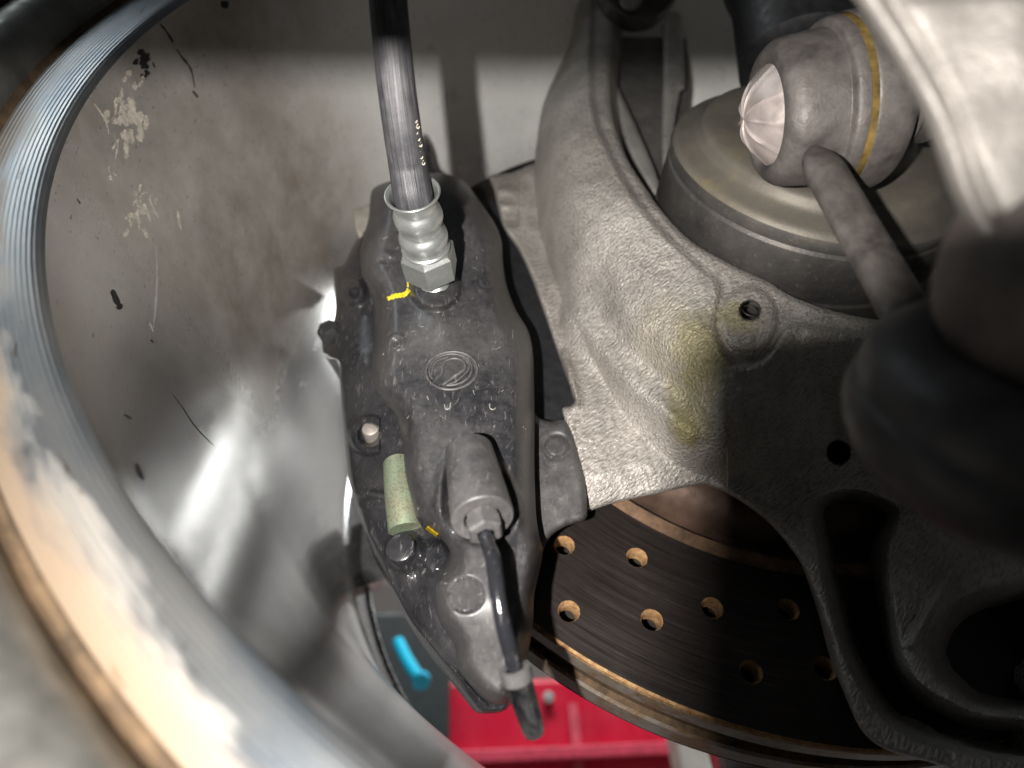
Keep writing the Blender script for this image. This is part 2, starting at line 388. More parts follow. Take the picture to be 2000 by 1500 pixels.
def lipwob(ss, rr, th): return ss, rr
revolve("tyre", [(.060, .2560), (.080, .2565), (.096, .260), (.112, .268), (.122, .280), (.125, .300), (.12, .33), (.08, .35), (-.2, .35), (-.24, .30), (-.22, .24)], M_TYRE, wheel, 240, n=3)
revolve("rim_flange", [(.0872, .2385), (.0905, .2392), (.0945, .2412), (.0968, .2445), (.0972, .2480), (.0955, .2520), (.0915, .2548), (.084, .2562), (.070, .2565)], M_FLANGE, wheel, 300, n=3)
revolve("bead_groove", [(.0868, .2356), (.0852, .2363), (.0848, .2374), (.0858, .2383), (.0872, .2385)], M_GROOVE, wheel, 300, n=2)
revolve("machined_lip", [(.0842, .2219), (.0850, .2224), (.0858, .2240), (.0863, .2270), (.0867, .2310), (.0868, .2356)], M_LIP, wheel, 360, n=5)
BPROF = [(.0842, .2219), (.0815, .2213), (.0765, .2200), (.067, .2172), (.052, .2128), (.036, .2082), (.02, .2040), (0.0, .1993), (-.03, .1943), (-.06, .1910), (-.10, .1880), (-.138, .1846), (-.150, .1825), (-.156, .1800)]
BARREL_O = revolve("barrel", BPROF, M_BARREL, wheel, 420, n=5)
revolve("window_bevel", [(-.156, .1800), (-.159, .1796), (-.170, .1780), (-.186, .1752)], M_BLACKGLOSS, wheel, 300, n=3)
revolve("window_lip", [(-.186, .1750), (-.1864, .1738), (-.1885, .1730), (-.192, .1736), (-.196, .176)], M_WINDOWLIP, wheel, 300, n=3)
_bp = np.array(BPROF)[::-1]
def on_barrel(px, py, lift=.00012):
    """where the ray of a photo pixel meets the barrel, in the wheel frame"""
    out = []
    for x, y in zip(np.ravel(px), np.ravel(py)):
        r = np.array([(x - 1000) / F, (y - 750) / F, 1.]); z = np.linspace(.05, .6, 2200); q = (r * z[:, None] - C) @ RW.T
        ok = (q[:, 2] < .084) & (q[:, 2] > -.156) & (np.hypot(q[:, 0], q[:, 1]) >= np.interp(q[:, 2], _bp[:, 0], _bp[:, 1]))
        p = q[np.argmax(ok)] if ok.any() else q[-1]
        n = np.array([-p[0], -p[1], 0]); n /= np.linalg.norm(n); out.append(p + (n + np.array([0, 0, .25])) * lift)
    return np.array(out)
def ribbons(name, strips, mat, each=False):
    if each:
        for st_ in strips: ribbons(name, [st_], mat)
        return
    """dirt marks lying on the barrel: each strip is (pixel points, half width in pixels), tapering to its ends"""
    V = []; f = []
    for pts, w in strips:
        p = catmull(np.array(pts, float), 4, False) if len(pts) > 2 else np.array(pts, float)
        tg = np.gradient(p, axis=0); tg /= np.maximum(np.linalg.norm(tg, axis=1)[:, None], 1e-6); nn = np.stack([-tg[:, 1], tg[:, 0]], 1)
        k = w * (.35 + .65 * np.sin(np.linspace(.15, math.pi - .15, len(p)))) * (.6 + .8 * rng.random(len(p)))
        a = p + nn * k[:, None]; b = p - nn * k[:, None]; n = len(p); o_ = len(V)
        V += on_barrel(a[:, 0], a[:, 1]).tolist() + on_barrel(b[:, 0], b[:, 1]).tolist(); f += [[o_ + i, o_ + i + 1, o_ + n + i + 1, o_ + n + i] for i in range(n - 1)]
    o_ = mkl(name, V, f, mat, BARREL_O, 60)
    if len(strips) > 1: o_['kind'] = 'stuff'
    return o_
M_MUD = simple("dried_mud", (.50, .46, .39), .85, 0, .35, 400, .4, 900)
M_TAR = simple("tar_spot", (.012, .011, .010), .55, 0, .3, 400, .3, 900)
M_SCUFF = simple("bright_scuff", (.72, .71, .72), .4, .6, .2, 600, .2)
def splash(cx, cy_, n, spread, w, ang=1.9, seed=1):
    g = np.random.default_rng(seed); st = []
    for i in range(n):
        x = cx + g.normal() * spread * .4; y = cy_ + g.normal() * spread * .7; a = ang + g.normal() * .5; L = spread * (.2 + .6 * g.random())
        st.append(([(x, y), (x + math.cos(a) * L * .5 + g.normal() * 2, y + math.sin(a) * L * .5 + g.normal() * 2), (x + math.cos(a) * L, y + math.sin(a) * L)], w * (.3 + g.random())))
    return st
ribbons("mud_splash", splash(246, 226, 46, 44, 5.0, 1.8, 3) + [([(183, 202), (205, 235), (212, 262)], 1.5), ([(222, 262), (232, 300)], 1.5)], M_MUD)
ribbons("mud_splash", splash(272, 400, 28, 34, 3.4, 1.75, 5), M_MUD)
ribbons("mud_splash", splash(212, 345, 9, 16, 1.8, .8, 7), M_MUD)
ribbons("mud_splash", [([(346, 412), (349, 430), (354, 452)], 2.4), ([(292, 632), (299, 648)], 3), ([(522, 420), (545, 395)], 3)], M_MUD, True)
ribbons("tar_mark", splash(278, 118, 14, 20, 6, 1.4, 9), M_TAR)
ribbons("tar_mark", [([(300, 35), (325, 62), (350, 105), (372, 135), (380, 172)], 2.2), ([(376, 178), (386, 190)], 4)], M_TAR, True)
ribbons("tar_mark", [([(218, 566), (228, 590), (236, 604)], 6), ([(242, 810), (256, 818)], 4), ([(265, 905), (272, 925), (280, 938)], 3.5), ([(150, 388), (156, 398)], 2.5), ([(294, 664), (299, 670)], 3), ([(430, 8), (446, 10)], 12), ([(880, 246), (887, 252)], 7), ([(335, 765), (380, 832), (418, 872)], .9)], M_TAR, True)
ribbons("scuff_mark", splash(548, 782, 26, 26, 2.2, -1.0, 12) + splash(575, 740, 22, 20, 2.0, -1.0, 13), M_SCUFF)
ribbons("scuff_mark", splash(612, 676, 14, 12, 2.0, -.6, 14), M_SCUFF)
ribbons("scuff_mark", [([(304, 480), (306, 540), (303, 600), (299, 640)], 2.2)], M_SCUFF)
# spokes (each each a tapering curved slab)
th_tip, _ = wtheta(745, 1165, -.19)
def spoke(k):
    ang = math.radians((-176, -82, 10, 80)[k])
    n = 14; V = []; prof = []
    for i in range(n):
        f = i / (n - 1); r = .045 + f * (.177 - .045); hw = .016 - .004 * math.sin(f * math.pi) + .005 * f ** 6
        s = -.178 + .022 * (1 - f) ** 2 - .004 * math.sin(f * 3)
        for (a, b) in ((-1, -.014), (-1, -.004), (-.86, 0), (.86, 0), (1, -.004), (1, -.014)):
            x, y = r, a * hw
            V.append((x * math.cos(ang) - y * math.sin(ang), x * math.sin(ang) + y * math.cos(ang), s + b))
    f_ = []
    for i in range(n - 1):
        for j in range(6): f_.append([i * 6 + j, i * 6 + (j + 1) % 6, (i + 1) * 6 + (j + 1) % 6, (i + 1) * 6 + j])
    mkl("spoke", V, f_, M_SPOKE, wheel, 30)
for k in range(4): spoke(k)
revolve("hub_face", [(-.150, .02), (-.153, .05), (-.160, .062), (-.19, .064)], M_SPOKE, wheel, 120)

# ================================================================ BRAKE DISC
DOFF = (-.00547, -.01738)
disc = axle_empty("brake_disc", "cross-drilled vented brake disc, dark face with rusty holes and edge", "brake disc", DOFF)
t = NT("disc_face"); o = t.obj.outputs["Object"]
sx = t.n.new("ShaderNodeSeparateXYZ"); t.l(o, sx.inputs[0])
rr_ = t.math('SQRT', t.math('ADD', t.math('MULTIPLY', sx.outputs[0], sx.outputs[0]), t.math('MULTIPLY', sx.outputs[1], sx.outputs[1])))
cb = t.n.new("ShaderNodeCombineXYZ"); t.l(t.math('MULTIPLY', rr_, 900), cb.inputs[0]); t.l(t.math('MULTIPLY', t.math('ARCTAN2', sx.outputs[1], sx.outputs[0]), 2.2), cb.inputs[1])
ringn = t.noise(1.6, 5, .75, .15, vec=cb.outputs[0]); ring2 = t.noise(.35, 3, .6, vec=cb.outputs[0]); blot = t.noise(26, 4, .6)
c = t.ramp(t.math('ADD', t.math('MULTIPLY', ringn, .55), t.math('MULTIPLY', blot, .45)), [(.32, (.022, .018, .017)), (.68, (.085, .070, .064))])
sc = t.ramp(ringn, [(.62, 0), (.72, .8)]); c = t.mix(t.math('MULTIPLY', sc, t.ramp(blot, [(.5, 0), (.62, 1)])), c, (.42, .38, .36))
t.set("Base Color", c); t.set("Metallic", .75); t.set("Roughness", t.ramp(ringn, [(.3, .30), (.7, .48)]))
t.set("Normal", t.bump(t.math('ADD', ringn, ring2), .35, .00025)); M_DISC = t.m
t = NT("disc_rust"); n1 = t.noise(500, 5, .7); n2 = t.noise(90, 4, .6)
t.set("Base Color", t.ramp(n1, [(.3, (.16, .075, .028)), (.55, (.36, .21, .09)), (.75, (.52, .36, .20))])); t.set("Roughness", .85); t.set("Normal", t.bump(n1, .8, .0008)); M_RUST = t.m
t = NT("disc_edge"); n1 = t.noise(1, 5, .65, vec=t.map(scale=(60, 60, 60))); n2 = t.noise(420, 5, .7)
c = t.mix(t.ramp(t.math('ADD', t.math('MULTIPLY', n1, .6), t.math('MULTIPLY', n2, .4)), [(.42, 0), (.58, 1)]), (.24, .22, .195), (.17, .095, .04))
t.set("Base Color", c); t.set("Metallic", .4); t.set("Roughness", .5); t.set("Normal", t.bump(n2, .4, .0004)); M_EDGE = t.m
M_HAT = simple("disc_hat_rust", (.10, .062, .045), .6, .45, .55, 70, .3, 400)
M_DARKSTEEL = simple("dark_steel", (.06, .055, .05), .5, .7, .4, 120, .2)

M_VANE = simple("vane_rust", (.085, .052, .026), .8, .1, .5, 300, .5, 700)
M_BAND = simple("dull_rust", (.14, .085, .05), .7, .2, .5, 200, .4, 600)
RD, RI = .1472, .1018
hole_px = [(1102, 1065), (1244, 1089), (1111, 1194), (1273, 1211), (1391, 1187), (1540, 1190), (1467, 1312), (1612, 1305)]
holes = []
for (hx, hy) in hole_px:
    q = RW @ (PS(np.float64(hx), np.float64(hy), np.float64(0)) - C); holes.append((q[0] - DOFF[0], q[1] - DOFF[1]))
HR = .00255
from mathutils.geometry import delaunay_2d_cdt
def ring_plate(name, s, r0, r1, hl, hr, mat, facing):
    pts = []; edges = []
    def loop(P):
        b = len(pts); n = len(P); pts.extend(P); edges.extend([(b + i, b + (i + 1) % n) for i in range(n)])
    loop([(r1 * math.cos(a), r1 * math.sin(a)) for a in np.linspace(0, 2 * math.pi, 361)[:-1]])
    loop([(r0 * math.cos(a), r0 * math.sin(a)) for a in np.linspace(0, 2 * math.pi, 241)[:-1]])
    for (hx, hy) in hl: loop([(hx + hr * math.cos(a), hy + hr * math.sin(a)) for a in np.linspace(0, 2 * math.pi, 29)[:-1]])
    res = delaunay_2d_cdt([Vector(p) for p in pts], edges, [], 0, 1e-7)
    V = [(v.x, v.y, s) for v in res[0]]; f = []
    for tri in res[2]:
        c_ = np.mean([[V[i][0], V[i][1]] for i in tri], 0)
        if math.hypot(*c_) < r0 or any(math.hypot(c_[0] - hx, c_[1] - hy) < hr * .98 for hx, hy in hl): continue
        f.append(tri if facing > 0 else tri[::-1])
    return mkl(name, V, f, mat, disc, smooth=False)
FACE_O = ring_plate("inboard_friction_face", 0.0, RI, RD - .0006, holes, HR * 1.22, M_DISC, 1)
ring_plate("vent_back_wall", -.0150, RI, RD - .004, [], HR, simple("vent_shade_black", (.02, .015, .012), .9), 1)  # near-black colour stands in for the shade behind the holes
ring_plate("outboard_friction_face", -.026, RI, RD, holes, HR, M_DISC, -1)
for (hx, hy) in holes:
    n = 28; V = []; f = []
    for (rr, ss) in ((HR * 1.22, 0.0), (HR, -.0009), (HR * .98, -.0030), (HR * .97, -.0052)):
        for a in np.linspace(0, 2 * math.pi, n + 1)[:-1]: V.append((hx + rr * math.cos(a), hy + rr * math.sin(a), ss))
    for i in range(3):
        for k in range(n): f.append([i * n + k, i * n + (k + 1) % n, (i + 1) * n + (k + 1) % n, (i + 1) * n + k])
    mkl("drilled_hole", V, f, M_RUST, FACE_O, 60)
revolve("rust_edge", [(0.0, RD - .0006), (-.0006, RD), (-.0022, RD + .0001)], M_RUST, disc, 360)
revolve("inboard_ring_edge", [(-.0022, RD), (-.0078, RD), (-.0086, RD - .0008)], M_EDGE, disc, 360)
revolve("outboard_ring_edge", [(-.0174, RD - .0008), (-.0182, RD), (-.0252, RD), (-.026, RD - .0006)], M_EDGE, disc, 360)
revolve("vent_channel", [(-.0086, RD - .0008), (-.0088, RD - .0026), (-.0172, RD - .0026), (-.0174, RD - .0008)], M_VANE, disc, 360)
revolve("inner_rust_band", [(0.0, RI), (.0012, RI - .0006), (.0014, RI - .0035), (.0004, RI - .0045)], M_BAND, disc, 300)
revolve("hat", [(.0004, RI - .0045), (-.004, RI - .007), (-.004, RI - .010), (-.001, RI - .011), (.003, RI - .013), (.006, RI - .018), (.007, RI - .03), (.004, .06)], M_HAT, disc, 300)

# ================================================================ STEERING KNUCKLE
knuckle = empty("steering_knuckle", W(PS(np.float64(1300), np.float64(800), np.float64(.02))), "cast aluminium hub carrier with rough grey skin right of the caliper", "hub carrier")
ta = cast_alu("knuckle_cast", 1.0, .50, 1.0)
HOLE = [(1240, -60), (1215, -20), (1200, 60), (1192, 150), (1197, 225), (1220, 300), (1260, 365), (1300, 420), (1350, 470), (1425, 515), (1500, 550), (1550, 580), (1625, 606), (1700, 622), (1800, 630), (2060, 620)]
HOLE = catmull(HOLE, 5, False)
LEFT = [(1125, -60), (1121, 0), (1118, 65), (1095, 125), (1062, 200), (1048, 280), (1044, 327), (1044, 400), (1050, 470), (1060, 525), (1068, 570), (1074, 620), (1092, 690), (1112, 750), (1124, 780), (1112, 794), (1098, 798), (1107, 835), (1122, 880), (1137, 934), (1143, 995),
        (1200, 982), (1280, 965), (1365, 947), (1400, 955), (1440, 975), (1495, 1015), (1540, 1065), (1575, 1120), (1600, 1185), (1625, 1260), (1645, 1335), (1670, 1405), (1700, 1445), (1750, 1472), (1850, 1500), (1950, 1560), (2060, 1600)]
LEFT_S = catmull(LEFT, 3, False)
KN_OUT = np.concatenate([LEFT_S, HOLE[::-1]])
CREASE = catmull([(1168, -60), (1160, 0), (1158, 130), (1165, 225), (1200, 310), (1250, 395), (1310, 465), (1370, 520), (1402, 548), (1409, 575), (1403, 610), (1404, 650), (1420, 690), (1450, 712), (1490, 700), (1520, 660), (1545, 632), (1620, 640), (1800, 665), (2060, 665)], 4, False)
ANN = np.concatenate([CREASE, HOLE[::-1]])
POCK1 = [(1598, 990), (1660, 965), (1730, 985), (1745, 1010), (1722, 1080), (1735, 1180), (1755, 1280), (1785, 1335), (1840, 1375), (1920, 1405), (2060, 1420), (2060, 1480), (1850, 1455), (1760, 1420), (1705, 1365), (1662, 1290), (1640, 1225), (1622, 1150), (1606, 1070)]
POCK2 = [(1815, 1260), (1840, 1205), (1890, 1165), (1960, 1145), (2060, 1140), (2060, 1380), (1920, 1390), (1850, 1345), (1822, 1305)]
POCK1S = catmull(POCK1, 4); POCK2S = catmull(POCK2, 4)
RIB = [(1120, 620), (1170, 680), (1230, 745), (1290, 800), (1345, 850)]
EDGE_L = [(1017, 450), (1040, 520), (1075, 625), (1110, 720), (1128, 790)]
def kn_fun(px, py, d):
    sa = sdp(px, py, ANN); kc = int(np.argmin(np.hypot(CREASE[:, 0] - 1406, CREASE[:, 1] - 560)))
    d1, _ = dseg(px, py, CREASE[:kc + 1]); d2, _ = dseg(px, py, CREASE[kc:]); h_ = np.clip(.5 + .5 * (d2 - d1) / 130, 0, 1)
    da = np.where(sa < 0, np.maximum(d2 * (1 - h_) + d1 * h_ - 130 * h_ * (1 - h_) + 32 * np.exp(-np.minimum(d1, d2) / 40) * 4 * h_ * (1 - h_), 0), 0)
    t_ = np.clip(da / 230, 0, 1)
    s = .0500 - .030 * (t_ ** 1.6)
    s = s - .0024 * sst(sa, -12, 6)                                          # the machined annulus lies lower than the cast bulge
    # threaded boss
    s = s + .0018 * sst(-np.hypot((px - 1462) / 1.0, (py - 625) / 1.15), -62, -48) * (sa > -12)
    # the collar rounds off to its left silhouette
    dx = px - np.interp(py, [-60, 65, 125, 200, 280, 340, 440, 540, 640, 700], [1121, 1118, 1095, 1062, 1048, 1044, 1047, 1062, 1085, 1110])
    s = s + .004 * (1 - sst(py, 620, 760)) - .0235 * (1 - dome((dx + 2) / 100)) * (1 - sst(py, 560, 760)); fl = 0.0
    s = np.maximum(s, .0145 + .0015 * fl)
    dr, _ = dseg(px, py, catmull(RIB, 4, False)); s = s + .0032 * np.exp(-(dr / 26) ** 2)
    dv, _ = dseg(px, py, catmull([(1150, 560), (1190, 640), (1260, 710), (1330, 770)], 4, False)); s = s - .0022 * np.exp(-(dv / 34) ** 2)
    de, _ = dseg(px, py, EDGE_L); s = s + .0028 * np.exp(-(de / 9) ** 2)
    # caliper pad turns down at its lower edge
    s = s - .006 * sst(py - (995 - (px - 1143) * .21), -70, 10) * (px < 1420)
    for (cx, cy_, r_) in ((1155, 836, 31),):
        q = np.abs(np.hypot(px - cx, (py - cy_) * 1.1) - r_); s = s - .00045 * np.exp(-(q / 2.2) ** 2)
    s = s - .030 * sst(-np.hypot(px - 1465, (py - 607) * 1.05), -21, -17)
    s = s - .030 * sst(-np.hypot(px - 1637, (py - 884) * 1.0), -24, -19)
    p1 = sdp(px, py, POCK1S); s = s - .034 * sst(p1, -14, 46)
    p2 = sdp(px, py, POCK2S); s = s - .034 * sst(p2, -10, 70)
    pr, _ = dseg(px, py, [(1862, 1115), (1780, 1258)]); s = s + .0028 * np.exp(-(pr / 9) ** 2)
    s = s - .003 * (1 - dome(d / 12))
    s = s + .0006 * vnoise(px, py, 38, 3) + .0004 * vnoise(px, py, 17, 5)
    return s
cy = t_c = ta.col
for (x, y, sv, r, col_, am, strch) in ((1368, 690, .042, .0105, (.22, .19, .02), .55, (1.7, 1.3, .75)), (1345, 800, .03, .008, (.22, .19, .03), .45, (1.5, 1, .6)), (1340, 850, .028, .005, (.22, .19, .03), .4, (1.6, 1, .6)), (1440, 615, .04, .006, (.33, .29, .05), .4, (1, 1, 1)), (1300, 650, .04, .012, (.52, .46, .32), .3, (1, 1, 1))):
    mk_ = ta.spot(W(PS(np.float64(x), np.float64(y), np.float64(float(kn_fun(np.array([float(x)]), np.array([float(y)]), np.array([99.]))[0])))), r, knuckle, .9, .45, 300, strch)
    cy = ta.mix(ta.math('MULTIPLY', mk_, am), cy, col_)
ta.set("Base Color", cy); M_KN = ta.m

KN_O = relief("carrier_body", KN_OUT, kn_fun, M_KN, knuckle, step=3.0, back=.022, sharp=60)
FLG = catmull([(957, 343), (1000, 337), (1060, 322), (1090, 420), (1120, 560), (1140, 680), (1150, 760), (1126, 784), (1112, 750), (1090, 690), (1060, 602), (1034, 532), (1012, 486), (986, 448), (976, 420), (963, 365)], 4)
def flg_fun(px, py, d):
    s = .0165 - .0025 * (1 - dome(d / 9)) + .0008 * vnoise(px, py, 24, 8)
    s = s - .0028 * (1 - sst(py, 430, 450)) * (px < 1012) + .0012 * np.exp(-((np.hypot((px - 985) / 22, (py - 372) / 9)) ** 2)) + .0012 * np.exp(-((np.hypot((px - 988) / 18, (py - 402) / 6)) ** 2))
    return s
relief("caliper_flange", FLG, flg_fun, M_KN, knuckle, step=3, back=.012, sharp=60)
# threads in the tapped hole
for k in range(5):
    p = PS(np.float64(1465), np.float64(607), np.float64(.0445 - .0008 * k)); dd, u_, v_ = frame(A)
    th = np.linspace(0, 2 * math.pi, 30); r_ = .00225
    tube("thread", p + (u_ * np.cos(th)[:, None] + v_ * np.sin(th)[:, None]) * r_, .00022, M_DARKSTEEL, KN_O, 6, 1, False)
# raised part marks on the pad
M_KN2 = cast_alu("pad_mark_cast", .95, .45, .2).m
def stroke(name, pts, sfun, rad, mat, parent, lift=.0, n=5, closed=False, seg=8):
    p = np.array(pts, float); p = catmull(p, n, closed) if n > 1 else p
    if closed: p = np.concatenate([p, p[:1]])
    s = sfun(p[:, 0], p[:, 1]); return tube(name, PS(p[:, 0], p[:, 1], s + lift), rad, mat, parent, seg, 1)
kn_at = lambda x, y: kn_fun(x, y, np.full(np.shape(x), 99.))
for pts in ([(1196, 856), (1199, 872), (1206, 870), (1208, 862), (1200, 858)], [(1222, 852), (1230, 858), (1224, 866), (1234, 872)], [(1250, 872), (1256, 852), (1264, 870)]):
    stroke("cast_mark", pts, kn_at, .00022, M_KN2, KN_O)

# hub parts seen through the carrier's bore
hubp = axle_empty("wheel_hub", "grey hub and seal rings inside the carrier's bore", "hub")
M_HUBGREY = simple("hub_grey", (.22, .21, .20), .45, .6, .25, 90, .15)
M_HUBLIGHT = simple("hub_light", (.55, .53, .50), .38, .6, .15, 90, .1)
# ================================================================ CV JOINT
cvj = axle_empty("cv_joint", "round dark steel driveshaft joint in the carrier's bore behind the ball joint", "driveshaft joint")
t = NT("cv_steel"); n1 = t.noise(60, 5, .65); n2 = t.noise(700, 4, .7); gy = t.spot(np.zeros(3), 1, None) if False else None
c = t.ramp(n1, [(.3, (.035, .034, .034)), (.55, (.075, .07, .065)), (.75, (.12, .105, .085))]); c = t.mix(t.ramp(n2, [(.58, 0), (.72, .5)]), c, (.20, .19, .175))
t.set("Base Color", c); t.set("Metallic", .45); t.set("Roughness", .5); t.set("Normal", t.bump(n2, .35, .0004)); M_CV = t.m
t = NT("cv_face_steel"); n1 = t.noise(40, 5, .65); n2 = t.noise(900, 4, .7)
c = t.ramp(n1, [(.3, (.085, .078, .068)), (.6, (.14, .125, .10)), (.75, (.22, .18, .08))])
t.set("Base Color", c); t.set("Metallic", .35); t.set("Roughness", .55); t.set("Normal", t.bump(n2, .3, .0003)); M_CVF = t.m
revolve("housing_face", [(.0790, .0), (.0790, .022), (.0768, .026), (.0740, .028), (.0735, .034), (.0722, .0395), (.0690, .0415), (.0672, .0445), (.0660, .0472), (.0645, .0485)], M_CVF, cvj, 160, n=3)
revolve("housing_side", [(.0645, .0485), (.0625, .0490), (.0605, .0486), (.0600, .0480), (.0590, .0488), (.0440, .0492), (.0430, .0486), (.0420, .0486), (.0412, .0493), (.0395, .0493), (.0388, .0485), (.0375, .0485), (.0365, .0492), (.0330, .0492), (.0320, .0480), (.0, .0480)], M_CV, cvj, 160)
revolve("seal_ring", [(.018, .052), (.024, .0535), (.027, .0565), (.026, .0600), (.020, .062), (.005, .063)], M_HUBLIGHT, hubp, 160, n=3)
revolve("bearing_shield", [(.004, .048), (.006, .058), (.004, .072), (.0, .090)], M_HUBGREY, hubp, 160)

hseal = empty("hub_seal", W(P3(1260, 260, .26)), "light steel seal lip and collar behind the carrier's bore edge", "seal")
relief("seal_plate", catmull([(1180, -90), (1300, -90), (1345, 120), (1335, 230), (1322, 360), (1310, 420), (1262, 370), (1215, 300), (1186, 200)], 4), lambda px, py, d: .024 + 0 * px, M_HUBGREY, hseal, step=6, back=.004)
relief("seal_lip", catmull([(1205, 172), (1212, 182), (1228, 215), (1252, 268), (1278, 330), (1300, 395), (1290, 405), (1258, 352), (1228, 295), (1210, 235)], 4), lambda px, py, d: .034 + .003 * dome(d / 10), M_HUBLIGHT, hseal, step=3, back=.006)
relief("shaft_collar", catmull([(1298, -90), (1320, -90), (1338, 150), (1328, 180), (1318, 240), (1316, 300), (1318, 360), (1298, 350), (1291, 280), (1294, 180)], 4), lambda px, py, d: .034 + .003 * dome(d / 14), M_HUBLIGHT, hseal, step=3, back=.006)
revolve("gap_shade_plate", [(.011, .05), (.011, .118)], simple("gap_shade_black", (.010, .010, .012), .6), hubp, 40, math.radians(140), math.radians(226))  # black sheet added in place of shade between caliper and carrier
# ================================================================ CALIPER
caliper = empty("brake_caliper", W(PS(np.float64(860), np.float64(850), np.float64(0))), "black painted brake caliper with round emblem, dusty, clamped over the disc", "brake caliper")
M_CAL = dusty_black("caliper_paint", .29, .31, 1).m
M_CALB = dusty_black("caliper_bridge_paint", .13, .20, 2).m
M_CALG = dusty_black("caliper_gloss_paint", .30, .20, 3).m
M_BROWN = dusty_black("caliper_brown_dust", .36, .40, 5).m
BODY = [(724, 380), (735, 364), (768, 352), (810, 343), (855, 338), (886, 344), (910, 357), (939, 396), (968, 440), (980, 474), (982, 510), (989, 556), (1008, 606), (1031, 645), (1041, 690), (1043, 745), (1044, 808), (1044, 910), (1047, 1000), (1053, 1045), (1060, 1080), (1050, 1130), (1043, 1165), (1041, 1218), (1034, 1262), (1022, 1310), (1005, 1355), (985, 1376), (955, 1372), (925, 1345), (896, 1306), (888, 1258), (868, 1230), (854, 1203), (847, 1160), (855, 1128), (873, 1104), (879, 1078), (862, 1052), (834, 1030), (814, 1014), (806, 985), (792, 925), (787, 868), (780, 829), (768, 803), (750, 787), (732, 760), (725, 725), (730, 660), (729, 596), (719, 562), (706, 534), (703, 495), (709, 466), (720, 425)]
BODY_S = catmull(BODY, 4)
NICHE = catmull([(905, 860), (884, 885), (871, 925), (866, 970), (868, 1015), (880, 1050), (915, 1062), (960, 1058), (1000, 1030), (1003, 990), (990, 950), (968, 905), (945, 875), (925, 863)], 4)
def body_fun(px, py, d):
    w = 48 - 14 * sst(py, 1050, 1250); s = .0275 + .0205 * dome(d / w)
    s = s + .0025 * np.exp(-(((px - 900) / 110) ** 2 + ((py - 740) / 260) ** 2))
    s = s - .012 * sst(py, 1150, 1380)
    # hose port boss with a long fading foot
    s = s + .0042 * sst(-np.hypot((px - 851), (py - 566) * 1.25), -56, -38) + .0020 * np.exp(-((px - 856) / 30) ** 2 - ((py - 615) / 40) ** 2)
    sn = sdp(px, py, NICHE); s = s - .0050 * sst(sn, -10, 26) * sst(py, 850, 940) + .0016 * np.exp(-((sn + 8) / 9) ** 2) * sst(py, 870, 930) * (1 - sst(py, 1010, 1050))
    # shallow waist left of the lower port and a long groove down the right edge
    s = s - .0022 * np.exp(-((px - 838) / 22) ** 2 - ((py - 1000) / 70) ** 2)
    s = s - .0020 * np.exp(-((px - 1012) / 14) ** 2 - ((py - 1090) / 60) ** 2)
    # round cast marks and dents
    for (cx, cy_, r_, am) in ((952, 546, 17, .0004), (910, 1162, 34, .0011)):
        q = np.hypot(px - cx, py - cy_); s = s - am * np.exp(-((q - r_) / 2.4) ** 2)
    s = s - .0010 * np.exp(-((np.hypot(px - 775, py - 668)) / 7) ** 2) + .0006 * np.exp(-((np.hypot(px - 775, py - 668) - 13) / 4) ** 2)
    s = s - .0010 * np.exp(-((px - 748) / 9) ** 2 - ((py - 508) / 5) ** 2) + .0010 * np.exp(-((px - 760) / 10) ** 2 - ((py - 498) / 7) ** 2)
    qb = np.hypot(px - 910, py - 1162); mb = sst(-qb, -33, -30); s = s * (1 - mb) + (.0466 + .00002 * (py - 1162)) * mb
    el = np.hypot((px - 882) / 50, (py - 725) / 37); s = s - .0005 * (1 - sst(el, .93, 1.02))
    s = s + .0002 * vnoise(px, py, 60, 11)
    return s
BODY_O = relief("inboard_half", BODY_S, body_fun, M_CAL, caliper, step=2.5, back=.02, sharp=70)
body_at = lambda x, y: body_fun(x, y, dseg(x, y, BODY_S, True)[0])
# emblem: raised ring, hook and dot
EMB = dusty_black("emblem_paint", .55, .40, 7).m
def ell(cx, cy_, a, b, t0, t1, n=40, rot=-.1):
    th = np.radians(np.linspace(t0, t1, n)); x = a * np.cos(th); y = b * np.sin(th)
    return np.stack([cx + x * math.cos(rot) - y * math.sin(rot), cy_ + x * math.sin(rot) + y * math.cos(rot)], 1)
stroke("emblem_ring", ell(882, 724, 50, 37, 0, 351), body_at, .00042, EMB, BODY_O, 0.00005, 1, True)
stroke("emblem_ring", ell(880, 722, 42, 30.5, 150, 465), body_at, .00030, EMB, BODY_O, 0.00005, 1)
stroke("emblem_hook", [(863, 753), (888, 735), (906, 722), (908, 712), (902, 704), (888, 700), (872, 704), (865, 714), (863, 730), (852, 741), (846, 750)], body_at, .00042, EMB, BODY_O, .00005)
stroke("emblem_hook", [(842, 736), (848, 712), (856, 704), (876, 697)], body_at, .00028, EMB, BODY_O, .00005)
stroke("emblem_hook", [(876, 751), (892, 744), (912, 726), (917, 712), (905, 700)], body_at, .00028, EMB, BODY_O, .00005)
for pts in ([(868, 790), (871, 799), (878, 797), (880, 787)], [(956, 789), (957, 797), (963, 800), (968, 797)], [(834, 774), (837, 781)]):
    stroke("cast_mark", pts, body_at, .00016, simple("worn_mark", (.20, .19, .175), .5, .2, .2) if pts[0][0] == 868 else bpy.data.materials["worn_mark"], BODY_O)
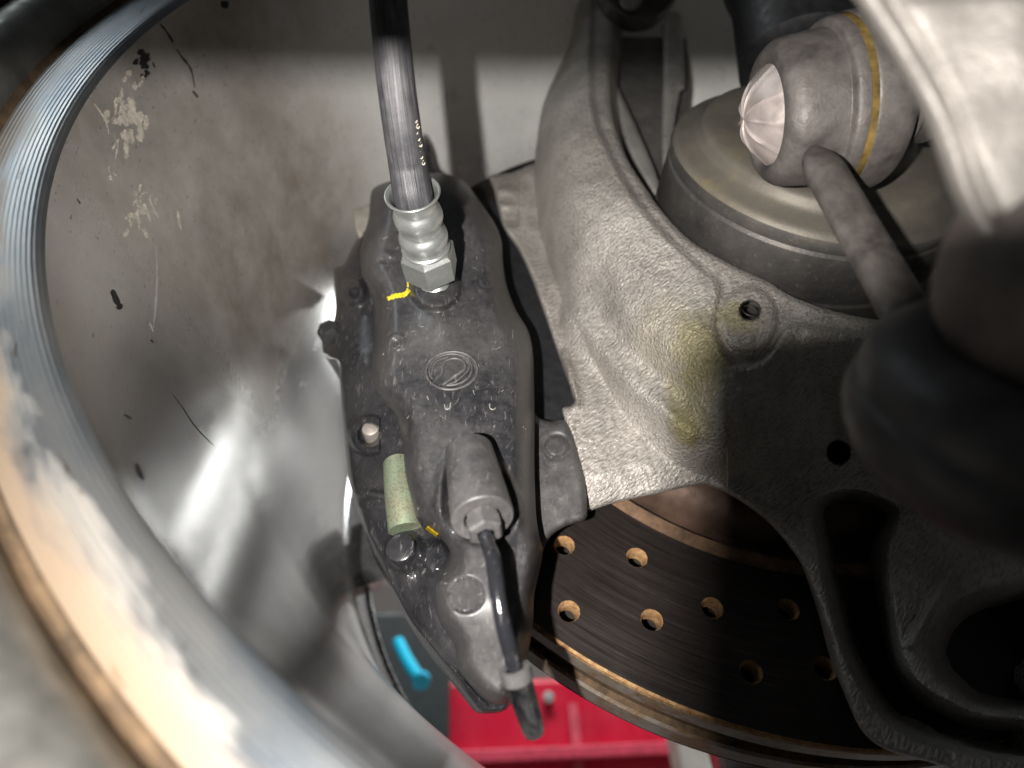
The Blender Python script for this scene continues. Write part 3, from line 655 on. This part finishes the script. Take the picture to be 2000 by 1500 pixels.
# lint and fine fibres stuck to the dusty paint
_g = np.random.default_rng(77); LV = []; LF = []
for i in range(80):
    x = 730 + _g.random() * 300; y = 400 + _g.random() * 780
    if not inpoly(np.array([x]), np.array([y]), BODY_S)[0] or sdp(np.array([x]), np.array([y]), NICHE)[0] > -4: continue
    a = _g.random() * 6.28; L = 3 + 9 * _g.random() ** 2; n = 7; xs_ = [x]; ys_ = [y]
    for k in range(n): a += _g.normal() * .55; xs_.append(xs_[-1] + math.cos(a) * L / n * 2); ys_.append(ys_[-1] + math.sin(a) * L / n * 2)
    xs_ = np.array(xs_); ys_ = np.array(ys_); w_px = .35 + .35 * _g.random()
    sv = body_at(xs_, ys_) + .00018; a_ = PS(xs_ - w_px, ys_ - w_px * .5, sv); b_ = PS(xs_ + w_px, ys_ + w_px * .5, sv); o_ = len(LV)
    LV += a_.tolist() + b_.tolist(); m_ = n + 1; LF += [[o_ + i_, o_ + i_ + 1, o_ + m_ + i_ + 1, o_ + m_ + i_] for i_ in range(n)]
lint = mk("lint", W(LV), LF, simple("lint_fibre", (.20, .19, .175), .8), BODY_O); lint["kind"] = "stuff"
# yellow paint ticks
t = NT("yellow_paint"); t.set("Base Color", t.ramp(t.noise(900, 4), [(.35, (.45, .33, .01)), (.6, (.75, .60, .03))])); t.set("Roughness", .5); M_YEL = t.m
def paint_tick(pts, w):
    p = catmull(np.array(pts, float), 6, False); tg = np.gradient(p, axis=0); tg /= np.linalg.norm(tg, axis=1)[:, None]; nn = np.stack([-tg[:, 1], tg[:, 0]], 1)
    k = w * (.75 + .5 * rng.random(len(p)))
    a = p + nn * k[:, None]; b = p - nn * k[:, None]; V = np.concatenate([PS(q[:, 0], q[:, 1], body_at(q[:, 0], q[:, 1]) + .00022) for q in (a, p, b)]); n = len(p)
    f = [[i, i + 1, n + i + 1, n + i] for i in range(n - 1)] + [[n + i, n + i + 1, 2 * n + i + 1, 2 * n + i] for i in range(n - 1)]
    mk("paint_tick", W(V), f, M_YEL, BODY_O)
paint_tick([(757, 584), (772, 578), (790, 575), (799, 565)], 4.5); paint_tick([(797, 561), (796, 549)], 1.6); paint_tick([(833, 1030), (842, 1037), (854, 1046)], 4)

# bridge: the half that wraps over the disc edge
BR = [(742, 400), (715, 440), (694, 470), (674, 515), (657, 524), (651, 542), (655, 600), (648, 634), (630, 650), (630, 688), (642, 702), (661, 712), (664, 750), (670, 820), (678, 910), (687, 961), (705, 1018), (729, 1086), (768, 1160), (800, 1222), (842, 1284), (880, 1330), (908, 1366), (927, 1389), (945, 1394), (978, 1391), (994, 1380), (1005, 1350), (1000, 1250), (960, 1150), (930, 1050), (880, 950), (850, 850), (820, 750), (800, 600), (800, 450)]
BR_S = catmull(BR, 4)
def br_fun(px, py, d):
    inner = np.interp(py, [400, 500, 600, 700, 760, 800, 900, 1000, 1050, 1120, 1200, 1260, 1330, 1400], [722, 704, 729, 727, 734, 768, 790, 810, 860, 860, 854, 880, 905, 950])
    outer = np.interp(py, [400, 520, 640, 700, 820, 961, 1086, 1222, 1330, 1389], [735, 660, 632, 640, 670, 687, 729, 800, 880, 927])
    u = np.clip((px - outer) / np.maximum(inner - outer, 10), 0, 1.2)
    s = -.002 + .0165 * dome(u * .9) - .008 * (1 - dome(d / 9))
    # lower flank: a broad chamfer with a ridge line
    dr, _ = dseg(px, py, catmull([(720, 1040), (748, 1090), (786, 1186), (836, 1252), (888, 1312), (948, 1378)], 4, False))
    s = s + .0016 * np.exp(-(dr / 5) ** 2)
    # lugs
    s = s + .005 * sst(-np.hypot(px - 690, py - 570), -34, -14) - .003 * sst(-np.hypot(px - 693, py - 572), -13, -6)
    q = np.hypot(px - 722, py - 850); s = s + .0035 * sst(-np.abs(q - 30), -13, -4) * (px < 742) - .002 * sst(-q, -22, -14)
    s = s + .0030 * np.exp(-((py - 962 - (px - 700) * .15) / 10) ** 2) * (px < 760) + .0015 * np.exp(-((py - 990) / 8) ** 2) * (px < 760)
    s = s - .0040 * np.exp(-((px - 712) / 40) ** 2 - ((py - 905) / 28) ** 2)
    s = s + .0045 * sst(-np.hypot(px - 790, (py - 1078)), -46, -24)
    s = s + .0035 * sst(-np.hypot((px - 850), (py - 1090)), -44, -20) - .0030 * np.exp(-((px - 815) / 16) ** 2 - ((py - 1130) / 26) ** 2)
    s = s + .0008 * vnoise(px, py, 34, 21)
    return s
relief("bridge", BR_S, br_fun, M_CALB, caliper, step=2.8, back=.05, sharp=60)
# lower flank plate with bright ridge
def fl_fun(px, py, d): return .002 - .006 * (1 - dome(d / 12)) + .0 * px
# mounting ear bolted to the hub carrier
EAR = catmull([(1030, 800), (1044, 808), (1056, 818), (1076, 822), (1097, 818), (1114, 838), (1128, 882), (1142, 936), (1147, 994), (1142, 1016), (1110, 1026), (1082, 1042), (1066, 1062), (1057, 1084), (1035, 1080), (1020, 950)], 4)
def ear_fun(px, py, d):
    s = .0235 - .004 * (1 - dome(d / 16))
    s = s + .0010 * sst(-np.hypot((px - 1087), (py - 872) * 1.1), -26, -17) - .0006 * np.exp(-((np.hypot(px - 1087, (py - 872) * 1.1) - 26) / 4) ** 2)
    return s + .0004 * vnoise(px, py, 22, 31)
relief("mounting_ear", EAR, ear_fun, dusty_black("ear_paint", .42, .42, 6).m, caliper, step=2.8, back=.022, sharp=60)
M_ZINC = None
t = NT("zinc_plate"); n1 = t.noise(130, 5, .65); n2 = t.noise(900, 4, .7)
c = t.ramp(n1, [(.3, (.42, .45, .43)), (.65, (.66, .68, .66))]); c = t.mix(t.ramp(n2, [(.62, 0), (.75, .55)]), c, (.34, .29, .22))
t.set("Base Color", c); t.set("Metallic", .85); t.set("Roughness", t.ramp(n1, [(.3, .38), (.7, .26)])); t.set("Normal", t.bump(n2, .25, .0002)); M_ZINC = t.m
M_PINEND = simple("pin_end", (.36, .33, .29), .45, .6, .2)
def bolt(name, px, py, s, rpx, h, mat, tilt=(0, 0), hexa=False, domed=.25, nrm=None, a0=0.2):
    p = PS(np.float64(px), np.float64(py), np.float64(s)); r = rpx * p[2] / F; d = A + np.array([tilt[0], tilt[1], 0]); d = d / np.linalg.norm(d)
    prof = [(-.004, r), (h * .75, r), (h * .93, r * .93), (h, r * .78), (h + domed * r * .3, 0.0001)]
    return lathe(name, p, d, prof, mat, caliper, 6 if hexa else 40, 30, flat=hexa, a0=a0)
bolt("hex_plug", 652, 660, .004, 23, .006, M_CALB, (-.3, 0), True, .1)
bolt("pad_pin", 727, 846, .0105, 17, .0030, M_PINEND, (-.1, .1))
bolt("bridge_bolt", 787, 1078, .0165, 29, .0034, M_CALB, (-.15, .15))
bolt("pad_lug", 690, 566, .011, 14, .003, M_CALB, (-.2, -.1))
# pale sleeve and pad backplate that show beside the body
t = NT("yellow_green_zinc"); n2 = t.noise(1500, 4, .8); n1 = t.noise(150, 3)
c = t.ramp(n1, [(.35, (.33, .32, .22)), (.6, (.34, .42, .28))]); c = t.mix(t.ramp(n2, [(.52, 0), (.62, .75)]), c, (.12, .12, .09)); t.set("Base Color", c); t.set("Metallic", .6); t.set("Roughness", .42); t.set("Normal", t.bump(n2, .3, .0003)); M_SLEEVE = t.m
tube("spring_sleeve", [PS(np.float64(779), np.float64(907), np.float64(.0145)), PS(np.float64(783), np.float64(970), np.float64(.0157)), PS(np.float64(791), np.float64(1034), np.float64(.0145))], 33 * zof(780, 970, .022) / F, M_SLEEVE, caliper, 40, 5)
relief("pad_backplate", catmull([(690, 412), (705, 405), (730, 402), (735, 470), (712, 478), (694, 450)], 4), lambda px, py, d: .012 - .003 * (1 - dome(d / 8)), simple("backplate_steel", (.55, .52, .45), .45, .5, .2), caliper, back=.02)
relief("top_lug", catmull([(800, 330), (826, 262), (842, 285), (848, 325), (862, 345), (840, 380), (800, 380)], 4), lambda px, py, d: .0 - .003 * (1 - dome(d / 10)), M_CALB, caliper, back=.02)
# lower hydraulic port
PAX = np.array([.19, .597, -.80]); PAX /= np.linalg.norm(PAX)
pc = PS(np.float64(943), np.float64(1014), np.float64(.058)); pr_ = 63 * pc[2] / F
lathe("port_boss", pc, PAX, [(-.020, pr_ * .84), (-.0012, pr_ * 1.0), (-.0003, pr_ * .985), (.0, pr_ * .95), (.0, pr_ * .60), (-.001, pr_ * .56), (-.004, pr_ * .55)], M_BROWN, caliper, 64, 30)

# ================================================================ BRAKE PIPE
pipe = empty("brake_pipe", W(pc), "thin gloss black brake pipe looping down from the caliper's lower port", "brake pipe")
M_PIPE = dusty_black("pipe_black", .03, .10, 9).m
lathe("flare_nut", pc, PAX, [(-.003, pr_ * .54), (.0008, pr_ * .54), (.0008, pr_ * .58), (.0034, pr_ * .58), (.0040, pr_ * .50), (.0042, pr_ * .30)], M_BROWN, pipe, 6, flat=True, a0=.35)
tip = pc + PAX * .003
pp = [pc + PAX * .002, pc + PAX * .0065]
for (x, y, z) in ((962, 1090, .1245), (969, 1140, .1215), (976, 1185, .1200), (985, 1228, .1192), (996, 1270, .1190), (1010, 1318, .1195)): pp.append(PZ(np.float64(x), np.float64(y), np.float64(z)))
tube("pipe", pp, 15.5 * .125 / F, M_PIPE, pipe, 28, 8)
d_end = PZ(np.float64(1046), np.float64(1436), np.float64(.121)) - PZ(np.float64(1006), np.float64(1305), np.float64(.1195)); pe = PZ(np.float64(1005), np.float64(1306), np.float64(.1195)); le = np.linalg.norm(d_end)
k_ = .12 / F
lathe("collar", pe, d_end, [(.0, 17 * k_), (-.0003, 22 * k_), (.0, 31 * k_), (.0010, 32 * k_), (.0022, 31 * k_), (.0024, 26 * k_)], M_BROWN, pipe, 48)
t = NT("dark_chrome"); n1 = t.noise(160, 4, .6, 1.0)
t.set("Base Color", t.ramp(n1, [(.4, (.03, .03, .035)), (.6, (.20, .20, .20))])); t.set("Metallic", .85); t.set("Roughness", .14); t.set("Normal", t.bump(n1, .4, .0012)); M_CHROME = t.m
lathe("end_nut", pe, d_end, [(.0022, 24 * k_), (.0024, 28 * k_), (le * .55, 27 * k_), (le * .85, 24 * k_), (le * .98, 19 * k_), (le, 10 * k_), (le * 1.0, .00001)], M_CHROME, pipe, 8, 20, a0=.2)

# ================================================================ BRAKE HOSE
port = PS(np.float64(850), np.float64(556), np.float64(.0535))
hose = empty("brake_hose", W(port), "black rubber brake hose with silver crimp and hex fitting screwed into caliper", "brake hose")
coll = PZ(np.float64(806), np.float64(380), np.float64(port[2] - .026))
hd = coll - port; hl = np.linalg.norm(hd); hd /= hl; kf = lambda z: z / F
kz = port[2] * .95 / F
lathe("thread_shank", port, hd, [(-.003, 30 * kz)] + [(.0001 + .0004 * i, (30 if i % 2 else 27.5) * kz) for i in range(16)], M_ZINC, hose, 40, 20)
t0 = hl * .15
lathe("hex_nut", port, hd, [(t0, 30 * kz), (t0 + .0001, 50 * kz), (t0 + .0008, 56 * kz), (hl * .40, 56 * kz), (hl * .43, 50 * kz), (hl * .435, 40 * kz)], M_ZINC, hose, 6, flat=True, a0=.55)
prof = [(hl * .42, 42 * kz), (hl * .44, 46 * kz), (hl * .46, 47.5 * kz)]
for f_, r_ in ((.48, 43), (.53, 46), (.58, 47), (.62, 44), (.655, 39), (.68, 38.5), (.71, 41), (.76, 45), (.80, 46), (.845, 43), (.88, 39), (.90, 38.5), (.94, 40), (.975, 44.5), (1.0, 49), (1.012, 50.5), (1.02, 49.5), (1.018, 46), (.99, 41), (.9, 38)): prof.append((hl * f_, r_ * kz))
def crimp(tt, rr, th): return tt, rr * (1 + .014 * np.cos(8 * th) * np.exp(-((tt / hl - .73) / .16) ** 2))
prof = catmull(np.array(prof), 3, False)
lathe("crimp_ferrule", port, hd, prof, M_ZINC, hose, 64, 50, wob=crimp)
t = NT("hose_rubber"); uvv = t.obj.outputs["UV"]
w_ = t.noise(1, 4, .7, vec=t.map(scale=(46, 60, 1), src=uvv)); w2 = t.noise(260, 5, .75)
gro = t.noise(1, 2, .6, vec=t.map(scale=(90, 14, 1), src=uvv))
f = t.math('MULTIPLY', t.ramp(w_, [(.38, .1), (.7, 1)]), t.ramp(w2, [(.35, .35), (.65, 1)]))
t.set("Base Color", t.mix(f, (.018, .018, .021), (.115, .112, .118))); t.set("Roughness", .5); t.set("Normal", t.bump(gro, .5, .0004)); M_HOSE = t.m
top = [port + hd * hl * .93, port + hd * hl * 1.02]
HP = ((797, 325, .1590), (786, 255, .1535), (774, 165, .1490), (765, 80, .1455), (758, 0, .143), (752, -80, .141), (748, -200, .138))
for (x, y, z) in HP: top.append(PZ(np.float64(x), np.float64(y), np.float64(z)))
HOSE_O = tube("rubber_hose", top, [37.5 * .166 / F] * 2 + [37.5 * h_[2] / F for h_ in HP], M_HOSE, hose, 48, 8)
M_TAN = simple("hose_print", (.42, .38, .30), .6, 0, .2)
for i in range(11):        # pale print down the hose's right edge
    f_ = i / 10; x = 812 + f_ * 18 + 3 * math.sin(i * 2.1); y = 235 + f_ * 118; zz = float(np.interp(y, [0, 80, 165, 255, 325, 380], [.143, .1455, .149, .1535, .159, .166])) - .0022
    th = np.linspace(0, (3.5 + 2.5 * ((i * 7) % 3) / 2), 10); tube("hose_lettering", PZ(x + 2.6 * np.cos(th), y + 4.2 * np.sin(th), np.full(10, zz)), .00012, M_TAN, HOSE_O, 5, 1)

# ================================================================ BALL JOINT and LINK
be = np.array([-.985, .125, .03]); be /= np.linalg.norm(be)
bz = .168; bc = PZ(np.float64(1500), np.float64(226), np.float64(bz)); kb = bz / F
ball = empty("ball_joint", W(bc), "grey suspension ball joint with a ribbed silver end cap and gold clamp band", "ball joint")
M_BJ = simple("joint_steel", (.080, .071, .066), .56, .25, .5, 110, .4, 900)
M_GOLD = simple("clamp_gold", (.17, .115, .035), .5, .4, .75, 140, .2)
M_CAP = simple("cap_zinc", (.40, .35, .33), .42, .55, .15, 140, .2)
M_RUB = simple("boot_rubber", (.06, .055, .053), .55, 0, .3, 100, .2)
def bl(t_, r_): return (-t_ * (.62 if t_ > 0 else 1), r_ * kb)
lathe("joint_housing", bc, be, catmull([bl(.0005, 90), bl(-.0008, 98), bl(-.0010, 108), bl(-.0004, 120), bl(.0022, 132), bl(.0055, 137), bl(.012, 140), bl(.0185, 143), bl(.0196, 145), bl(.0205, 156), bl(.0225, 160), bl(.0245, 161)], 4, False), M_BJ, ball, 96, 50)
lathe("clamp_band", bc, be, [bl(.0245, 158), bl(.0247, 161), bl(.0275, 162), bl(.0277, 158)], M_GOLD, ball, 96)
lathe("boot_body", bc, be, catmull([bl(.0272, 163), bl(.0285, 165), bl(.034, 167), bl(.039, 163), bl(.0425, 152), bl(.0435, 138), bl(.0430, 120), bl(.0435, 105), bl(.048, 98), bl(.052, 100), bl(.053, 92), bl(.058, 88), bl(.062, 90), bl(.063, 82), bl(.075, 75)], 4, False), M_BJ, ball, 96, 50)
seg, rn = 96, 14; _, u_, v_ = frame(be); V = []; fc = []
for i in range(rn + 1):
    q = i / rn
    for k in range(seg):
        a = k / seg * 2 * math.pi; rib = max(0, math.cos(a * 9 + .4 * math.sin(a * 3))) ** 10 * math.sin(min(1, q * 1.3) * math.pi * .75) * .0007
        h = .0064 * (1 - q ** 2.3) + rib - .0003; rad = max(q, .002) * 95 * kb
        V.append(bc + be * h + (u_ * math.cos(a) + v_ * math.sin(a)) * rad)
for i in range(rn):
    for k in range(seg): fc.append([i * seg + k, i * seg + (k + 1) % seg, (i + 1) * seg + (k + 1) % seg, (i + 1) * seg + k])
mk("end_cap", W(V), fc, M_CAP, ball, sharp=60)

link = empty("link_arm", W(P3(1690, 470, .125)), "dull grey bar running down from the ball joint behind the rubber boot", "link arm")
lk = tube("bar", [P3(1590, 290, .146), P3(1604, 318, .1425), P3(1630, 365, .139), P3(1672, 440, .133), P3(1715, 515, .127), P3(1760, 595, .121), P3(1810, 690, .114), P3(1860, 780, .108)], [.0014, .0042, .0047, .0048, .0048, .0048, .0048, .0048], simple("link_rubbery_paint", (.050, .044, .040), .55, .1, .5, 160, .3, 900), link, 32, 8, flatten=(1, .6))

# ================================================================ FOREGROUND ARM and BOOT
arm = empty("control_arm", W(P3(1900, 200, .1)), "blurred pale aluminium control arm crossing the upper right corner", "control arm")
M_ARM = cast_alu("arm_cast", .36, .55, .3).m
ARM = catmull([(1640, -60), (1668, 0), (1738, 110), (1796, 215), (1832, 310), (1862, 395), (1905, 470), (1990, 520), (2120, 540), (2150, 200), (2150, -60)], 5)
def arm_fun(px, py, d):
    return .072 - .005 * sst(px, 1700, 2100) + .005 * (1 - dome(d / 40)) + .0010 * np.exp(-((d - 60) / 14) ** 2) + .0010 * vnoise(px, py, 90, 41)
relief("arm_forging", ARM, arm_fun, M_ARM, arm, step=6, back=.025, backdir=(.62, -.32, .72), use_z=True, sharp=70)
bax = np.array([.06, -.84, -.53]); bax /= np.linalg.norm(bax); bp = P3(2000, 850, .084); kq = .084 / .104
boot = empty("rubber_boot", W(bp), "blurred black rubber ball joint boot bulging in at the right edge", "rubber boot")
M_BOOTB = simple("boot_brown", (.060, .048, .042), .6, 0, .6, 90, .4, 400)
M_BOOTK = simple("boot_black", (.030, .028, .029), .55, 0, .6, 90, .4, 400)
lathe("boot_cup", bp, bax, catmull([(t_ * kq, r_ * kq) for t_, r_ in [(-.012, .004), (-.011, .015), (-.008, .0215), (-.004, .0250), (.0005, .0266), (.0035, .0264), (.0044, .0259), (.0060, .0257), (.0070, .0258), (.010, .0252), (.0125, .0232), (.0140, .0205), (.0145, .0180)]], 4, False), M_BOOTK, boot, 96, 60)
lathe("boot_bulb", bp, bax, catmull([(t_ * kq, r_ * kq) for t_, r_ in [(.0120, .0150), (.0140, .0170), (.0170, .0190), (.0225, .0205), (.0280, .0208), (.033, .0196), (.0370, .0165), (.0395, .011), (.0403, .0005)]], 4, False), M_BOOTB, boot, 96, 60)

# dark bracket and bolt in the shade at the top
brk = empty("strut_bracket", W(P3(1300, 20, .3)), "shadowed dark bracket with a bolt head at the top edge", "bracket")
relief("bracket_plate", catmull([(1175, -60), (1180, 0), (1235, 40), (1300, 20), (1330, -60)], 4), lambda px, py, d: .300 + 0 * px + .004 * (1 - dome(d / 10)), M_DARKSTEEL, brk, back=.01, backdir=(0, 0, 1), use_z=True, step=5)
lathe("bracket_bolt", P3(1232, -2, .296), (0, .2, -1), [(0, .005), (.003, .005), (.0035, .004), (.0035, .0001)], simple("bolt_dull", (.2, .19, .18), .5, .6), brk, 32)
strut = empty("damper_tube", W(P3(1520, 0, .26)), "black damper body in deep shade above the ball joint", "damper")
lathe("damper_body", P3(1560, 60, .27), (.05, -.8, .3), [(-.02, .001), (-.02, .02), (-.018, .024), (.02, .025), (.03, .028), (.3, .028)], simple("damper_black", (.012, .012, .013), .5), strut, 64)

# ================================================================ BEAM BLOCKERS: unseen plates added to shade the top and lower right
blocker = empty("beam_blockers", W(LAMP), "added unseen lamp with hood, just left of the frame", "blocker")
M_BLOCKER = simple("blocker_black", (.02, .02, .02), .5)
def plate(name, pts, mat, par, thick=.001):
    p = np.array(pts, float); q = p + np.array([0, 0, -thick]); n = len(p)
    f = [list(range(n)), list(range(n, 2 * n))[::-1]] + [[i, (i + 1) % n, n + (i + 1) % n, n + i] for i in range(n)]
    return mk(name, W(np.concatenate([p, q])), f, mat, par, smooth=False)
plate("blocker_top", [(-.20, -.0178, .025), (-.0053, -.0178, .025), (-.0053, -.09, .025), (-.20, -.09, .025)], M_BLOCKER, blocker)
plate("blocker_side", [(LAMP[0] + a_ * .022, LAMP[1] + b_ * .022, .002) for a_, b_ in ((.335, -.10), (.60, -.14), (.74, -.23), (.95, -.25), (.95, 1.2), (.335, 1.2))], M_BLOCKER, blocker, .0005)

# ================================================================ BEYOND THE WHEEL
floor = mk("floor", [(-4, -3, 0), (4, -3, 0), (4, 5, 0), (-4, 5, 0)], [[0, 1, 2, 3]], simple("concrete_floor", (.30, .29, .27), .55, 0, .2, 6, .2, 60), None, smooth=False); tag(floor, kind="structure")
M_RED = simple("red_paint", (.60, .016, .050), .3, 0, .12, 8, .03, 100, coat=.4)
Yc = 1.05
def bgp(px, py, y):
    r = R @ ray(np.float64(px), np.float64(py)); o_ = W([0, 0, 0]); k = (y - o_[1]) / r[1]; return o_ + r * k
cab = empty("red_cabinet", (0, Yc, 0), "blurred red steel cabinet seen below the disc, beyond the wheel", "cabinet")
a0 = bgp(600, 1270, Yc); b0 = bgp(1700, 1700, Yc)
box("body", (a0[0] - .6, Yc, .02), (b0[0] + .3, Yc + .4, bgp(850, 1330, Yc)[2]), M_RED, cab, bevel=.01)
x_ = bgp(1120, 1400, Yc)
box("seam_strip", (x_[0] - .008, Yc - .006, .03), (x_[0] + .008, Yc - .001, x_[2] + .02), simple("pink_strip", (.62, .10, .14), .4), cab)
l0 = bgp(1100, 1462, Yc)
box("ledge", (l0[0] - .25, Yc - .02, l0[2] - .02), (b0[0] + .3, Yc - .002, l0[2]), simple("pink_ledge", (.62, .07, .12), .35), cab, bevel=.003)
kn_ = bgp(1070, 1366, Yc)
box_ = lathe("knob", (np.array([kn_[0], Yc - .0, kn_[2]]) - T) @ R, Yw * -1, [(0, .008), (.012, .010), (.016, .009), (.017, .0001)], simple("knob_grey", (.42, .43, .42), .4, .3), cab, 32)
post = empty("pale_post", tuple(bgp(1400, 1480, .8)), "pale grey post behind the disc's lower edge", "post")
p0_ = bgp(1322, 1440, .8); p1_ = bgp(1640, 1600, .8)
box("post_shaft", (p0_[0], .8, .0), (p1_[0], .86, p0_[2] + .05), simple("pale_paint", (.55, .54, .50), .5, 0, .15, 20), post, bevel=.008)
tl = empty("blue_tool", tuple(bgp(800, 1300, .75)), "bright cyan tool handle between the wheel and the caliper", "tool")
M_CY = simple("cyan_plastic", (.01, .52, .78), .4, 0, .1)
cs = lambda x, y, yy: (bgp(x, y, yy) - T) @ R
tube("handle", [cs(778, 1255, .80), cs(792, 1285, .77), cs(808, 1312, .74), cs(820, 1328, .725)], [.009, .009, .009, .008], M_CY, tl, 24, 6)
lathe("cap", cs(822, 1327, .722), (.1, .1, -1), [(0, .012), (.006, .012), (.008, .010), (.008, .0001)], M_CY, tl, 32)
cart = empty("dark_trolley", (0, 1.0, 0), "dark green-grey trolley behind the cyan tool", "trolley")
box("trolley_side", (bgp(640, 1200, .98)[0], .98, .0), (bgp(880, 1200, .98)[0], 1.04, bgp(800, 1190, .98)[2]), simple("dark_grey_green", (.022, .032, .034), .5), cart, bevel=.01)
wall = box("back_wall", (-4, 3.0, 0), (4, 3.1, 3), simple("garage_wall", (.45, .44, .42), .8, 0, .1, 4)); tag(wall, kind="structure")
